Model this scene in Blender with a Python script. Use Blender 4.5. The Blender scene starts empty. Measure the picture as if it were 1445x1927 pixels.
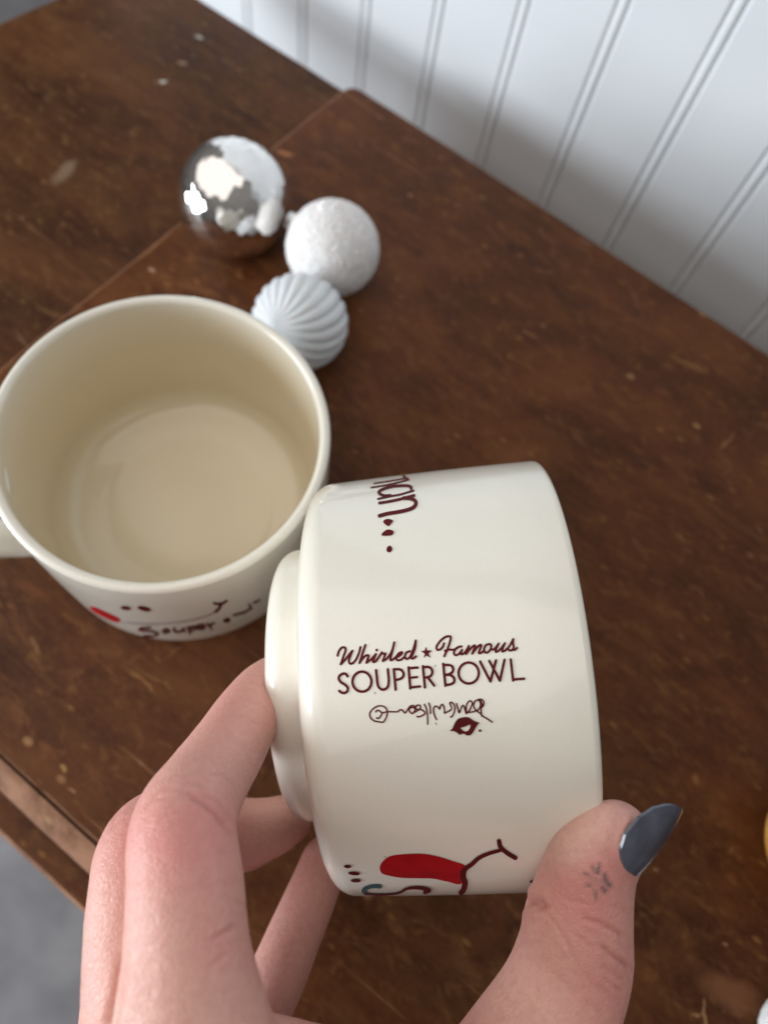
import bpy, bmesh, math, random
import numpy as np
from mathutils import Vector, Matrix, noise
from mathutils.geometry import tessellate_polygon

random.seed(7)
rng = np.random.default_rng(7)
SC = bpy.context.scene
COL = SC.collection

# ------------------------------------------------------------------ camera
# Frame measured on the photograph (1445 x 1927): 26 mm-equivalent phone lens, plumb
# line meets the picture plane below the frame.  Table top is z = 0, the wall is +Y.
F = 1392.0
CX, CY = 722.5, 963.5
dn = np.array([560 - CX, 1540 - CY, F]); dn /= np.linalg.norm(dn)      # plumb direction, camera frame (x right, y down, z forward)
UPC = -dn
XC = np.array([0.7864188, 0.59773569, -0.15574826])
XC -= UPC * (XC @ UPC); XC /= np.linalg.norm(XC)
YC = np.cross(UPC, XC)
RW = np.stack([XC, YC, UPC])                                            # camera frame -> world
H = 0.29165                                                             # camera height above the table top
CAM = np.array([0, 0, H])


def c2w(p):
    return RW @ np.asarray(p, float) + CAM


def ray(px, py):
    return np.array([(px - CX) / F, (py - CY) / F, 1.0])


def at(px, py, z=0.0):
    """world point on the horizontal plane z seen at photo position px,py"""
    r = RW @ ray(px, py)
    return CAM + r * ((z - H) / r[2])


def pz(px, py, zc):
    """camera-frame point at photo position px,py and depth zc"""
    return ray(px, py) * zc


cam_d = bpy.data.cameras.new('camera')
cam = bpy.data.objects.new('camera', cam_d)
COL.objects.link(cam)
m = Matrix.Identity(4)
for i, v in enumerate((RW @ np.array([1, 0, 0]), RW @ np.array([0, -1, 0]), RW @ np.array([0, 0, -1]))):
    for j in range(3):
        m[j][i] = v[j]
m.translation = Vector(CAM)
cam.matrix_world = m
cam_d.sensor_width = 36
cam_d.lens = F / 1927 * 36
cam_d.clip_start = 0.005
cam_d.clip_end = 50
cam_d.dof.use_dof = True
cam_d.dof.focus_distance = 0.160
cam_d.dof.aperture_fstop = 11.0
cam_d.dof.aperture_blades = 0
SC.camera = cam

# ------------------------------------------------------------------ light
SC.view_settings.view_transform = 'Standard'
SC.view_settings.look = 'None'
SC.view_settings.gamma = 1
SC.view_settings.exposure = 0.38

world = bpy.data.worlds.new('World')
SC.world = world
world.use_nodes = True
nt = world.node_tree
nt.nodes.clear()
wo = nt.nodes.new('ShaderNodeOutputWorld')
bg = nt.nodes.new('ShaderNodeBackground')
tc = nt.nodes.new('ShaderNodeTexCoord')
sx = nt.nodes.new('ShaderNodeSeparateXYZ')
rp = nt.nodes.new('ShaderNodeValToRGB')
rp.color_ramp.elements[0].position = 0.42
rp.color_ramp.elements[0].color = (0.30, 0.28, 0.27, 1)
rp.color_ramp.elements[1].position = 0.85
rp.color_ramp.elements[1].color = (0.80, 0.77, 0.75, 1)
mp = nt.nodes.new('ShaderNodeMath'); mp.operation = 'MULTIPLY_ADD'
mp.inputs[1].default_value = 0.5; mp.inputs[2].default_value = 0.5
nt.links.new(tc.outputs['Generated'], sx.inputs[0])
nt.links.new(sx.outputs['Z'], mp.inputs[0])
nt.links.new(mp.outputs[0], rp.inputs[0])
nt.links.new(rp.outputs[0], bg.inputs['Color'])
bg.inputs['Strength'].default_value = 0.22
nt.links.new(bg.outputs[0], wo.inputs[0])


def area(name, loc, target, sx_, sy_, power, color):
    L = bpy.data.lights.new(name, 'AREA')
    L.shape = 'RECTANGLE'; L.size = sx_; L.size_y = sy_
    L.energy = power; L.color = color
    o = bpy.data.objects.new(name, L)
    COL.objects.link(o)
    o.location = loc
    o.rotation_euler = (Vector(target) - Vector(loc)).to_track_quat('-Z', 'Y').to_euler()
    return o


area('window_light', (-1.12, -1.02, 0.19), (-0.1, 0.1, 0.02), 0.95, 0.60, 25, (0.86, 0.935, 1.0))
area('ceiling_bounce', (-1.55, -0.80, 1.7), (-1.55, -0.799, 0.0), 4.1, 2.6, 29, (1.0, 0.945, 0.89))


# ------------------------------------------------------------------ helpers
def link(name, me, mat=None, parent=None):
    o = bpy.data.objects.new(name, me)
    COL.objects.link(o)
    if mat is not None:
        for mm in (mat if isinstance(mat, (list, tuple)) else [mat]):
            me.materials.append(mm)
    if parent is not None:
        o.parent = parent
    return o


def from_bm(name, bm, mat=None, parent=None, smooth=True):
    me = bpy.data.meshes.new(name)
    bmesh.ops.recalc_face_normals(bm, faces=bm.faces[:])
    bm.to_mesh(me); bm.free()
    if smooth:
        me.polygons.foreach_set('use_smooth', [True] * len(me.polygons))
    return link(name, me, mat, parent)


def from_np(name, v, f, mat=None, parent=None, smooth=True):
    me = bpy.data.meshes.new(name)
    me.from_pydata([tuple(map(float, p)) for p in v], [], [tuple(map(int, q)) for q in f])
    if smooth:
        me.polygons.foreach_set('use_smooth', [True] * len(me.polygons))
    me.update()
    return link(name, me, mat, parent)


def thing(name, label, cat, loc=(0, 0, 0), group=None):
    o = bpy.data.objects.new(name, None)
    COL.objects.link(o)
    o.location = loc
    o.empty_display_size = 0.02
    tag(o, label, cat, group)
    return o


def tag(o, label=None, cat=None, group=None, kind=None):
    if label: o['label'] = label
    if cat: o['category'] = cat
    if group: o['group'] = group
    if kind: o['kind'] = kind


# ------------------------------------------------------------------ materials
class NT:
    def __init__(s, name):
        s.m = bpy.data.materials.new(name)
        s.m.use_nodes = True
        s.t = s.m.node_tree
        s.b = s.t.nodes['Principled BSDF']

    def n(s, typ, **kw):
        nd = s.t.nodes.new(typ)
        for k, v in kw.items():
            if k.startswith('i_'):
                nd.inputs[k[2:].replace('_', ' ')].default_value = v
            else:
                setattr(nd, k, v)
        return nd

    def l(s, a, b):
        s.t.links.new(a, b)

    def set(s, **kw):
        for k, v in kw.items():
            s.b.inputs[k.replace('_', ' ')].default_value = v

    def ramp(s, src, stops, interp='LINEAR'):
        r = s.n('ShaderNodeValToRGB')
        e = r.color_ramp.elements
        while len(e) < len(stops): e.new(0.5)
        for q, (p, c) in zip(e, stops):
            q.position = p
            q.color = c if len(c) == 4 else (*c, 1)
        r.color_ramp.interpolation = interp
        s.l(src, r.inputs[0])
        return r.outputs[0]

    def mix(s, fac, a, b, mode='MIX'):
        x = s.n('ShaderNodeMix', data_type='RGBA', blend_type=mode)
        for sock, v in ((x.inputs[0], fac), (x.inputs[6], a), (x.inputs[7], b)):
            if hasattr(v, 'default_value') and hasattr(v, 'is_linked'):
                s.l(v, sock)
            elif isinstance(v, (int, float)):
                sock.default_value = v
            else:
                sock.default_value = (*v, 1) if len(v) == 3 else v
        return x.outputs[2]

    def noise(s, vec, scale, detail=4, rough=0.55, dist=0.0):
        q = s.n('ShaderNodeTexNoise')
        q.inputs['Scale'].default_value = scale
        q.inputs['Detail'].default_value = detail
        q.inputs['Roughness'].default_value = rough
        q.inputs['Distortion'].default_value = dist
        s.l(vec, q.inputs['Vector'])
        return q.outputs['Fac']

    def coords(s, scale=(1, 1, 1), rot=(0, 0, 0)):
        c = s.n('ShaderNodeTexCoord')
        mp_ = s.n('ShaderNodeMapping')
        mp_.inputs['Scale'].default_value = scale
        mp_.inputs['Rotation'].default_value = rot
        s.l(c.outputs['Object'], mp_.inputs['Vector'])
        return mp_.outputs['Vector']

    def bump(s, h, strength, dist=0.001):
        b = s.n('ShaderNodeBump')
        b.inputs['Strength'].default_value = strength
        b.inputs['Distance'].default_value = dist
        s.l(h, b.inputs['Height'])
        s.l(b.outputs[0], s.b.inputs['Normal'])
        return b


MARKS = [  # photo ends, width in photo pixels, colour, strength: scuffs, nicks and scratches in the varnish
    ((100, 318), (130, 285), 30, (0.24, 0.165, 0.115), .75), ((300, 131), (306, 131), 8, (0.62, 0.62, 0.60), 1), ((369, 46), (376, 50), 9, (0.55, 0.56, 0.55), .9),
    ((336, 96), (344, 98), 9, (0.34, 0.23, 0.18), .8), ((283, 505), (289, 512), 9, (0.40, 0.28, 0.22), .8),
    ((980, 622), (1015, 638), 7, (0.24, 0.125, 0.055), .7), ((1010, 640), (1085, 700), 6, (0.17, 0.085, 0.04), .5), ((1165, 500), (1222, 620), 5, (0.18, 0.085, 0.05), .55),
    ((1270, 675), (1330, 700), 18, (0.22, 0.125, 0.055), .55), ((1350, 850), (1382, 815), 6, (0.25, 0.14, 0.07), .7), ((1090, 450), (1112, 462), 9, (0.21, 0.135, 0.10), .6),
    ((1000, 505), (1040, 515), 6, (0.19, 0.105, 0.06), .5), ((232, 1248), (300, 1312), 6, (0.26, 0.15, 0.065), .6), ((255, 1258), (335, 1298), 5, (0.24, 0.14, 0.06), .55),
    ((310, 1240), (345, 1215), 5, (0.22, 0.13, 0.06), .5), ((118, 1440), (124, 1446), 13, (0.34, 0.24, 0.10), .8), ((130, 1485), (142, 1490), 7, (0.32, 0.20, 0.13), .7),
    ((262, 1430), (272, 1442), 9, (0.20, 0.15, 0.13), .6), ((1324, 1876), (1325, 1940), 5, (0.33, 0.22, 0.12), .8), ((1300, 1912), (1322, 1912), 4, (0.33, 0.22, 0.12), .7),
    ((1330, 1850), (1440, 1900), 55, (0.19, 0.095, 0.052), .6), ((1305, 1460), (1312, 1472), 12, (0.22, 0.12, 0.05), .6), ((1360, 1774), (1366, 1778), 7, (0.30, 0.19, 0.11), .7),
    ((1228, 1634), (1234, 1638), 7, (0.27, 0.16, 0.09), .6), ((1380, 1590), (1374, 1606), 5, (0.24, 0.14, 0.08), .6), ((690, 1640), (760, 1660), 22, (0.15, 0.075, 0.03), .4),
    ((850, 1790), (900, 1840), 30, (0.14, 0.07, 0.03), .4), ((30, 1090), (90, 1130), 24, (0.16, 0.065, 0.03), .5), ((60, 1200), (75, 1230), 10, (0.24, 0.14, 0.08), .5),
    ((20, 600), (45, 640), 8, (0.22, 0.13, 0.08), .5), ((60, 560), (140, 590), 14, (0.20, 0.10, 0.045), .5), ((330, 530), (420, 560), 20, (0.18, 0.085, 0.032), .5),
    ((520, 285), (550, 292), 14, (0.34, 0.17, 0.09), .7), ((250, 498), (330, 432), 5, (0.26, 0.14, 0.06), .6)]


def wood_material(name, worn=False, marks=False, tone=(1, 1, 1)):
    a = NT(name)
    v = a.coords()
    vg = a.coords((5, 110, 20), (0, 0, 0.03))
    blot = a.noise(a.coords((0.7, 1.2, 1), (0, 0, 0.15)), 15, 6, 0.62, 0.9)
    mid = a.noise(a.coords((0.7, 1.25, 1), (0, 0, -0.1)), 48, 6, 0.66, 1.0)
    grain = a.noise(vg, 3.2, 4, 0.6, 0.4)
    fine = a.noise(v, 420, 3, 0.6)
    c = a.ramp(blot, [(0.26, (0.030, 0.0090, 0.0028)), (0.44, (0.058, 0.0195, 0.0064)), (0.58, (0.092, 0.0325, 0.0115)), (0.72, (0.135, 0.056, 0.024))])
    c = a.mix(a.ramp(mid, [(0.44, (0, 0, 0)), (0.74, (0.5, 0.5, 0.5))]), c, (0.135, 0.066, 0.024))
    c = a.mix(a.ramp(mid, [(0.25, (0.55, 0.55, 0.55)), (0.44, (0, 0, 0))]), c, (0.022, 0.008, 0.0035))
    c = a.mix(a.ramp(grain, [(0.50, (0, 0, 0)), (0.75, (0.35, 0.35, 0.35))]), c, (0.135, 0.055, 0.021))
    c = a.mix(a.ramp(grain, [(0.26, (0.4, 0.4, 0.4)), (0.42, (0, 0, 0))]), c, (0.030, 0.0085, 0.0030))
    c = a.mix(a.ramp(fine, [(0.45, (0, 0, 0)), (0.8, (0.30, 0.30, 0.30))]), c, (0.14, 0.072, 0.036))
    # rubbed, paler varnish patches
    rub = a.noise(a.coords((1, 1.6, 1), (0, 0, 0.5)), 30, 6, 0.7, 1.5)
    c = a.mix(a.ramp(rub, [(0.60, (0, 0, 0)), (0.74, (0.55, 0.55, 0.55))]), c, (0.20, 0.098, 0.046))
    fl_ = a.noise(a.coords((0.7, 1.3, 1), (0, 0, 0.25)), 150, 4, 0.65, 0.8)
    c = a.mix(a.ramp(fl_, [(0.54, (0, 0, 0)), (0.70, (0.6, 0.6, 0.6))]), c, (0.165, 0.083, 0.033))
    # hairline scratches in two directions
    for rot, sc, th in ((0.9, (8, 260, 8), 0.715), (-0.55, (7, 240, 7), 0.72), (2.1, (10, 300, 10), 0.73)):
        q = a.noise(a.coords(sc, (0, 0, rot)), 1.0, 2, 0.5, 0.25)
        c = a.mix(a.ramp(q, [(th, (0, 0, 0)), (th + 0.03, (0.5, 0.5, 0.5))]), c, (0.24, 0.13, 0.065))
    # small nicks showing bare pale wood
    vo = a.n('ShaderNodeTexVoronoi'); vo.inputs['Scale'].default_value = 62
    vo.inputs['Randomness'].default_value = 1.0
    a.l(a.coords((1, 1.5, 1), (0, 0, 0.7)), vo.inputs['Vector'])
    sepc = a.n('ShaderNodeSeparateColor'); a.l(vo.outputs['Color'], sepc.inputs[0])
    pick = a.ramp(sepc.outputs[0], [(0.90, (0, 0, 0)), (0.94, (1, 1, 1))])
    spot = a.ramp(vo.outputs['Distance'], [(0.07, (0.8, 0.8, 0.8)), (0.17, (0, 0, 0))])
    mm = a.n('ShaderNodeMath', operation='MULTIPLY'); a.l(pick, mm.inputs[0]); a.l(spot, mm.inputs[1])
    c = a.mix(mm.outputs[0], c, (0.32, 0.20, 0.11))
    vo2 = a.n('ShaderNodeTexVoronoi'); vo2.inputs['Scale'].default_value = 190
    a.l(a.coords((0.6, 1.3, 1), (0, 0, -0.4)), vo2.inputs['Vector'])
    sp2 = a.n('ShaderNodeSeparateColor'); a.l(vo2.outputs['Color'], sp2.inputs[0])
    pk2 = a.ramp(sp2.outputs[1], [(0.84, (0, 0, 0)), (0.95, (0.75, 0.75, 0.75))])
    sd2 = a.ramp(vo2.outputs['Distance'], [(0.08, (1, 1, 1)), (0.30, (0, 0, 0))])
    m2_ = a.n('ShaderNodeMath', operation='MULTIPLY'); a.l(pk2, m2_.inputs[0]); a.l(sd2, m2_.inputs[1])
    c = a.mix(m2_.outputs[0], c, (0.23, 0.125, 0.052))
    if worn:  # paler edge wear, and window light painted in for the side faces
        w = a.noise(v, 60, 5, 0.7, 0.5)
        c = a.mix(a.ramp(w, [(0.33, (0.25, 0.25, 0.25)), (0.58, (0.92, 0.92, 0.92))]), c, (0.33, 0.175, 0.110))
    if marks:
        wob = a.n('ShaderNodeTexNoise'); wob.inputs['Scale'].default_value = 260; wob.inputs['Detail'].default_value = 3
        a.l(v, wob.inputs['Vector'])
        wv = a.n('ShaderNodeVectorMath', operation='MULTIPLY_ADD')
        a.l(wob.outputs['Color'], wv.inputs[0]); wv.inputs[1].default_value = (0.004, 0.004, 0); a.l(v, wv.inputs[2])
        for p0, p1, wd, colm, st in MARKS:
            q0, q1 = at(*p0), at(*p1)
            ctr = (q0 + q1) / 2; dv = q1 - q0; ln = np.linalg.norm(dv)
            hw = wd / F * np.linalg.norm(ctr - CAM) / 2
            mp2 = a.n('ShaderNodeMapping', vector_type='TEXTURE')
            mp2.inputs['Location'].default_value = (ctr[0] + .002, ctr[1] + .002, 0)
            mp2.inputs['Rotation'].default_value = (0, 0, math.atan2(dv[1], dv[0]))
            mp2.inputs['Scale'].default_value = (ln / 2 + hw, hw, 50)
            a.l(wv.outputs[0], mp2.inputs['Vector'])
            le = a.n('ShaderNodeVectorMath', operation='LENGTH'); a.l(mp2.outputs[0], le.inputs[0])
            mk = a.ramp(le.outputs['Value'], [(0.45, (st, st, st)), (1.0, (0, 0, 0))])
            c = a.mix(mk, c, colm)
    if tone != (1, 1, 1):
        c = a.mix(1.0, c, tone, 'MULTIPLY')
    a.l(c, a.b.inputs['Base Color'])
    rgh = a.ramp(mid, [(0.3, (0.40, 0.40, 0.40)), (0.7, (0.62, 0.62, 0.62))])
    a.l(rgh, a.b.inputs['Roughness'])
    a.set(Specular_IOR_Level=0.13)
    hh = a.n('ShaderNodeMath', operation='MULTIPLY_ADD'); a.l(mid, hh.inputs[0]); hh.inputs[1].default_value = 1.0
    a.l(fine, hh.inputs[2])
    a.bump(hh.outputs[0], 0.18, 0.0006)
    return a.m


M_WOOD = wood_material('varnished_wood', False, True, (0.98, 0.82, 0.66))
M_LEAF = wood_material('varnished_leaf_wood', False, True, (0.90, 0.86, 0.78))
M_WORN_LIT = wood_material('worn_lit_wood_edge', True)  # rubbed edges plus window light put into the colour of the sides

a = NT('wall_paint'); v = a.coords()
c = a.ramp(a.noise(v, 9, 3), [(0.3, (0.66, 0.69, 0.72)), (0.7, (0.72, 0.745, 0.77))])
a.l(c, a.b.inputs['Base Color']); a.set(Roughness=0.42, Specular_IOR_Level=0.45)
a.bump(a.noise(v, 240, 3), 0.12, 0.0004)
M_WALL = a.m

a = NT('floor_paint'); v = a.coords()
c = a.ramp(a.noise(v, 11, 5, 0.6, 0.5), [(0.3, (0.115, 0.115, 0.125)), (0.7, (0.20, 0.195, 0.205))])
a.l(c, a.b.inputs['Base Color']); a.set(Roughness=0.7)
M_FLOOR = a.m


def glaze(name, col, speck=True):
    a = NT(name); v = a.coords()
    t = a.noise(v, 24, 3)
    c = a.ramp(t, [(0.3, tuple(x * 0.97 for x in col)), (0.7, col)])
    if speck:
        vo = a.n('ShaderNodeTexVoronoi'); vo.inputs['Scale'].default_value = 170
        a.l(v, vo.inputs['Vector'])
        sp = a.n('ShaderNodeSeparateColor'); a.l(vo.outputs['Color'], sp.inputs[0])
        pk = a.ramp(sp.outputs[0], [(0.962, (0, 0, 0)), (0.97, (1, 1, 1))])
        sd = a.ramp(vo.outputs['Distance'], [(0.03, (0.6, 0.6, 0.6)), (0.065, (0, 0, 0))])
        mu = a.n('ShaderNodeMath', operation='MULTIPLY'); a.l(pk, mu.inputs[0]); a.l(sd, mu.inputs[1])
        c = a.mix(mu.outputs[0], c, (0.22, 0.16, 0.11))
        fine = a.noise(v, 1500, 2, 0.7)
        c = a.mix(a.ramp(fine, [(0.35, (0.10, 0.10, 0.10)), (0.6, (0, 0, 0))]), c, (0.60, 0.56, 0.48))
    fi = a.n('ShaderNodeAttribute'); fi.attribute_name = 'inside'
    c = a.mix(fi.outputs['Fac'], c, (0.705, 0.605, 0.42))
    a.l(c, a.b.inputs['Base Color'])
    a.set(Roughness=0.30, Specular_IOR_Level=0.45, Coat_Weight=0.8, Coat_Roughness=0.085, Coat_IOR=1.48)
    a.bump(a.noise(v, 95, 2), 0.05, 0.0006)
    return a.m


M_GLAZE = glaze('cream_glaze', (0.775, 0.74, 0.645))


def ink(name, col):
    a = NT(name)
    t = a.noise(a.coords(), 160, 3)
    c = a.ramp(t, [(0.3, tuple(x * 0.8 for x in col)), (0.7, tuple(x * 1.15 for x in col))])
    a.l(c, a.b.inputs['Base Color'])
    a.set(Roughness=0.5, Specular_IOR_Level=0.12, Coat_Weight=0.0)
    return a.m


M_INK = ink('maroon_print', (0.092, 0.0055, 0.0065))
M_RED = ink('red_print', (0.36, 0.004, 0.008))
M_TEAL = ink('teal_print', (0.045, 0.09, 0.10))
M_FADED = ink('faded_print', (0.42, 0.34, 0.31))

# ------------------------------------------------------------------ the setting
bm = bmesh.new()
bmesh.ops.create_grid(bm, x_segments=4, y_segments=4, size=6)
fl = from_bm('floor', bm, M_FLOOR, None, False)
fl.location = (0, 0, -0.62)
tag(fl, kind='structure')

# beadboard wall: flat boards, each with a rounded bead between two grooves on its left
YB = 0.3114
YW = YB + 0.060
SP = 0.0497
XB0 = -0.0610
wall = thing('wall', 'white painted beadboard wall with paired vertical grooves behind the table', 'wall', (0, YW, 0))


def board_mesh():
    prof = []

    def groove(x0, w, dpt, n=7):
        for i in range(n + 1):
            t = i / n
            prof.append((x0 + w * t, dpt * math.sin(math.pi * t) ** 0.8 if 0 < t < 1 else 0))
    groove(-0.0044, 0.0030, 0.0013)
    for i in range(1, 8):                                # the bead
        t = i / 8
        prof.append((-0.0014 + 0.0028 * t, -0.0003 * math.sin(math.pi * t)))
    groove(0.0014, 0.0030, 0.0013)
    prof.append((SP - 0.0044 - 0.00006, 0))
    bm = bmesh.new()
    lo = [bm.verts.new((x, y, -0.62)) for x, y in prof]
    hi = [bm.verts.new((x, y, 0.75)) for x, y in prof]
    for i in range(len(prof) - 1):
        bm.faces.new((lo[i], lo[i + 1], hi[i + 1], hi[i]))
    # back
    b0 = bm.verts.new((prof[0][0], 0.012, -0.62)); b1 = bm.verts.new((prof[-1][0], 0.012, -0.62))
    t0 = bm.verts.new((prof[0][0], 0.012, 0.75)); t1 = bm.verts.new((prof[-1][0], 0.012, 0.75))
    bm.faces.new((b1, b0, t0, t1))
    bm.faces.new((b0, lo[0], hi[0], t0)); bm.faces.new((lo[-1], b1, t1, hi[-1]))
    bm.faces.new(hi + [t1, t0])
    me = bpy.data.meshes.new('board')
    bmesh.ops.recalc_face_normals(bm, faces=bm.faces[:])
    bm.to_mesh(me); bm.free()
    me.polygons.foreach_set('use_smooth', [len(p.vertices) == 4 and abs(p.normal.z) < .5 for p in me.polygons])
    me.set_sharp_from_angle(angle=math.radians(50))
    me.materials.append(M_WALL)
    return me


bme = board_mesh()
for k in range(-9, 18):
    o = bpy.data.objects.new('board', bme)
    COL.objects.link(o); o.parent = wall
    o.location = (XB0 + k * SP, 0, 0)

# ------------------------------------------------------------------ the table
table = thing('wooden_table', 'worn dark brown wooden table top in two levels with scuffs and scratches', 'table', (0, 0, -0.62))


def slab(name, outline, z0, z1, rnd, seg=3, wood=None):
    bm = bmesh.new()
    vs = [bm.verts.new((x, y, z1)) for x, y in outline]
    f = bm.faces.new(vs)
    if f.normal.z < 0: f.normal_flip()
    r = bmesh.ops.extrude_face_region(bm, geom=[f])
    low = [g for g in r['geom'] if isinstance(g, bmesh.types.BMVert)]
    for q in low: q.co.z = z0
    bmesh.ops.recalc_face_normals(bm, faces=bm.faces[:])
    es = [e for e in bm.edges if all(abs(x.co.z - z1) < 1e-6 for x in e.verts)]
    es += [e for e in bm.edges if all(abs(x.co.z - z0) < 1e-6 for x in e.verts)]
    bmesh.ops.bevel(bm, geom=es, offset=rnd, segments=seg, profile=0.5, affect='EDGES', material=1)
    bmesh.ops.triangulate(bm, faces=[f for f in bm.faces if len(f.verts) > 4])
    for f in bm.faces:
        f.material_index = 0 if f.normal.z > 0.96 else 1  # bevels are worn; sides get the same paler colour as painted window light
    o = from_bm(name, bm, [wood or M_WOOD, M_WORN_LIT], table, True)
    o.data.set_sharp_from_angle(angle=math.radians(28))
    o.location = (0, 0, 0.62)
    return o


def rounded(pts, radii, n=6):
    out = []
    N = len(pts)
    for i, (p, r) in enumerate(zip(pts, radii)):
        p = np.array(p, float)
        if r <= 0:
            out.append(tuple(p)); continue
        a_ = np.array(pts[i - 1], float) - p; b_ = np.array(pts[(i + 1) % N], float) - p
        a_ /= np.linalg.norm(a_); b_ /= np.linalg.norm(b_)
        p0, p1 = p + a_ * r, p + b_ * r
        for k in range(n + 1):
            t = k / n
            out.append(tuple((1 - t) ** 2 * p0 + 2 * t * (1 - t) * p + t * t * p1))
    return out


XS = -0.2205                                              # the step between the two levels
FY = -0.0500                                              # front edge


def wobble(pts, amp, step=0.012):
    out = []
    for i in range(len(pts)):
        p, q = np.array(pts[i]), np.array(pts[(i + 1) % len(pts)])
        L = np.linalg.norm(q - p); n = max(1, int(L / step))
        nn = np.array([-(q - p)[1], (q - p)[0]]) / max(L, 1e-9)
        for k in range(n):
            s = p + (q - p) * k / n
            out.append(tuple(s + nn * amp * noise.noise(Vector((s[0] * 70, s[1] * 70, 3.3))) * (1 if k else 0)))
    return out


main_out = rounded([(XS, FY), (1.05, FY), (1.05, YB), (XS - 0.004, YB)], [0.004, 0.004, 0.004, 0.010])
slab('tabletop', wobble(main_out, 0.0005), -0.021, 0.0, 0.0042)
lf0 = at(0, 42, -0.0070)[:2]; lf1 = at(95, 0, -0.0070)[:2]
lb0 = at(381, 0, -0.0070)[:2]; lb1 = at(631, 160, -0.0070)[:2]


def isect(p, d_, q, e):
    A = np.array([d_, -e]).T
    t = np.linalg.solve(A, q - p)
    return p + d_ * t[0]


Lc = isect(lf0, lf1 - lf0, lb0, lb1 - lb0)
dl = (lf1 - lf0) / np.linalg.norm(lf1 - lf0)
Lf = Lc - dl * 0.37
bk = lb1 + (lb1 - lb0) / np.linalg.norm(lb1 - lb0) * 0.10
slab('table_leaf', wobble(rounded([tuple(Lf), (-0.20, FY + 0.003), (-0.20, bk[1]), tuple(Lc)], [0.004, 0, 0, 0.006]), 0.0005), -0.026, -0.0070, 0.002, wood=M_LEAF)
bm = bmesh.new()
prof = [(0.0, -0.0003)] + [(-0.0095 * math.sin(t) - 0.0002, -0.0003 - 0.0135 * (1 - math.cos(t))) for t in np.linspace(0.15, math.pi / 2, 7)] + [(-0.0085, -0.0180), (-0.004, -0.0205), (0.0, -0.0207)]
ns = 60
rows_ = []
for k in range(ns + 1):
    x = XS + 0.002 + (1.045 - XS) * k / ns
    dv = 0.0006 * noise.noise(Vector((x * 45, 1, 2)))
    rows_.append([bm.verts.new((x, FY + 0.0004 + y + dv * (0.3 if i in (0, len(prof) - 1) else 1), z + dv * .4)) for i, (y, z) in enumerate(prof)])
for p_, q_ in zip(rows_[:-1], rows_[1:]):
    for i in range(len(prof) - 1): bm.faces.new((p_[i], p_[i + 1], q_[i + 1], q_[i]))
bm.faces.new(rows_[0]); bm.faces.new(rows_[-1])
o = from_bm('edge_moulding', bm, M_WORN_LIT, table); o.location = (0, 0, 0.62)  # paler colour is part wear, part painted window light
slab('apron_moulding', wobble([(XS + 0.01, FY - 0.0265), (1.03, FY - 0.0265), (1.03, FY + 0.02), (XS + 0.01, FY + 0.02)], 0.0004), -0.060, -0.0405, 0.004)
slab('apron', [(XS + 0.01, FY + 0.004), (1.03, FY + 0.004), (1.03, YB - 0.01), (XS + 0.01, YB - 0.01)], -0.0403, -0.0212, 0.0015)
slab('cabinet_body', [(XS + 0.02, FY - 0.018), (1.02, FY - 0.018), (1.02, YB - 0.012), (XS + 0.02, YB - 0.012)], -0.615, -0.0602, 0.003)


slab('leaf_light_block', [(-0.258, FY + 0.01), (XS + 0.008, FY + 0.01), (XS + 0.008, YB - 0.022), (-0.258, YB - 0.022)], -0.615, -0.0263, 0.002)  # unseen block added under the leaf to stop window light reaching the wall gap

# ------------------------------------------------------------------ print on curved surfaces


def catmull(pts, n=8, closed=False):
    P = [np.array(p, float) for p in pts]
    if len(P) < 3:
        return [P[0] + (P[1] - P[0]) * t for t in np.linspace(0, 1, 6)]
    if closed:
        P = [P[-1]] + P + [P[0], P[1]]
    else:
        P = [2 * P[0] - P[1]] + P + [2 * P[-1] - P[-2]]
    out = []
    for i in range(1, len(P) - 2):
        p0, p1, p2, p3 = P[i - 1:i + 3]
        for k in range(n):
            t = k / n
            out.append(0.5 * (2 * p1 + (p2 - p0) * t + (2 * p0 - 5 * p1 + 4 * p2 - p3) * t * t + (3 * p1 - 3 * p2 + p3 - p0) * t ** 3))
    if not closed:
        out.append(P[-2])
    return out


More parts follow.
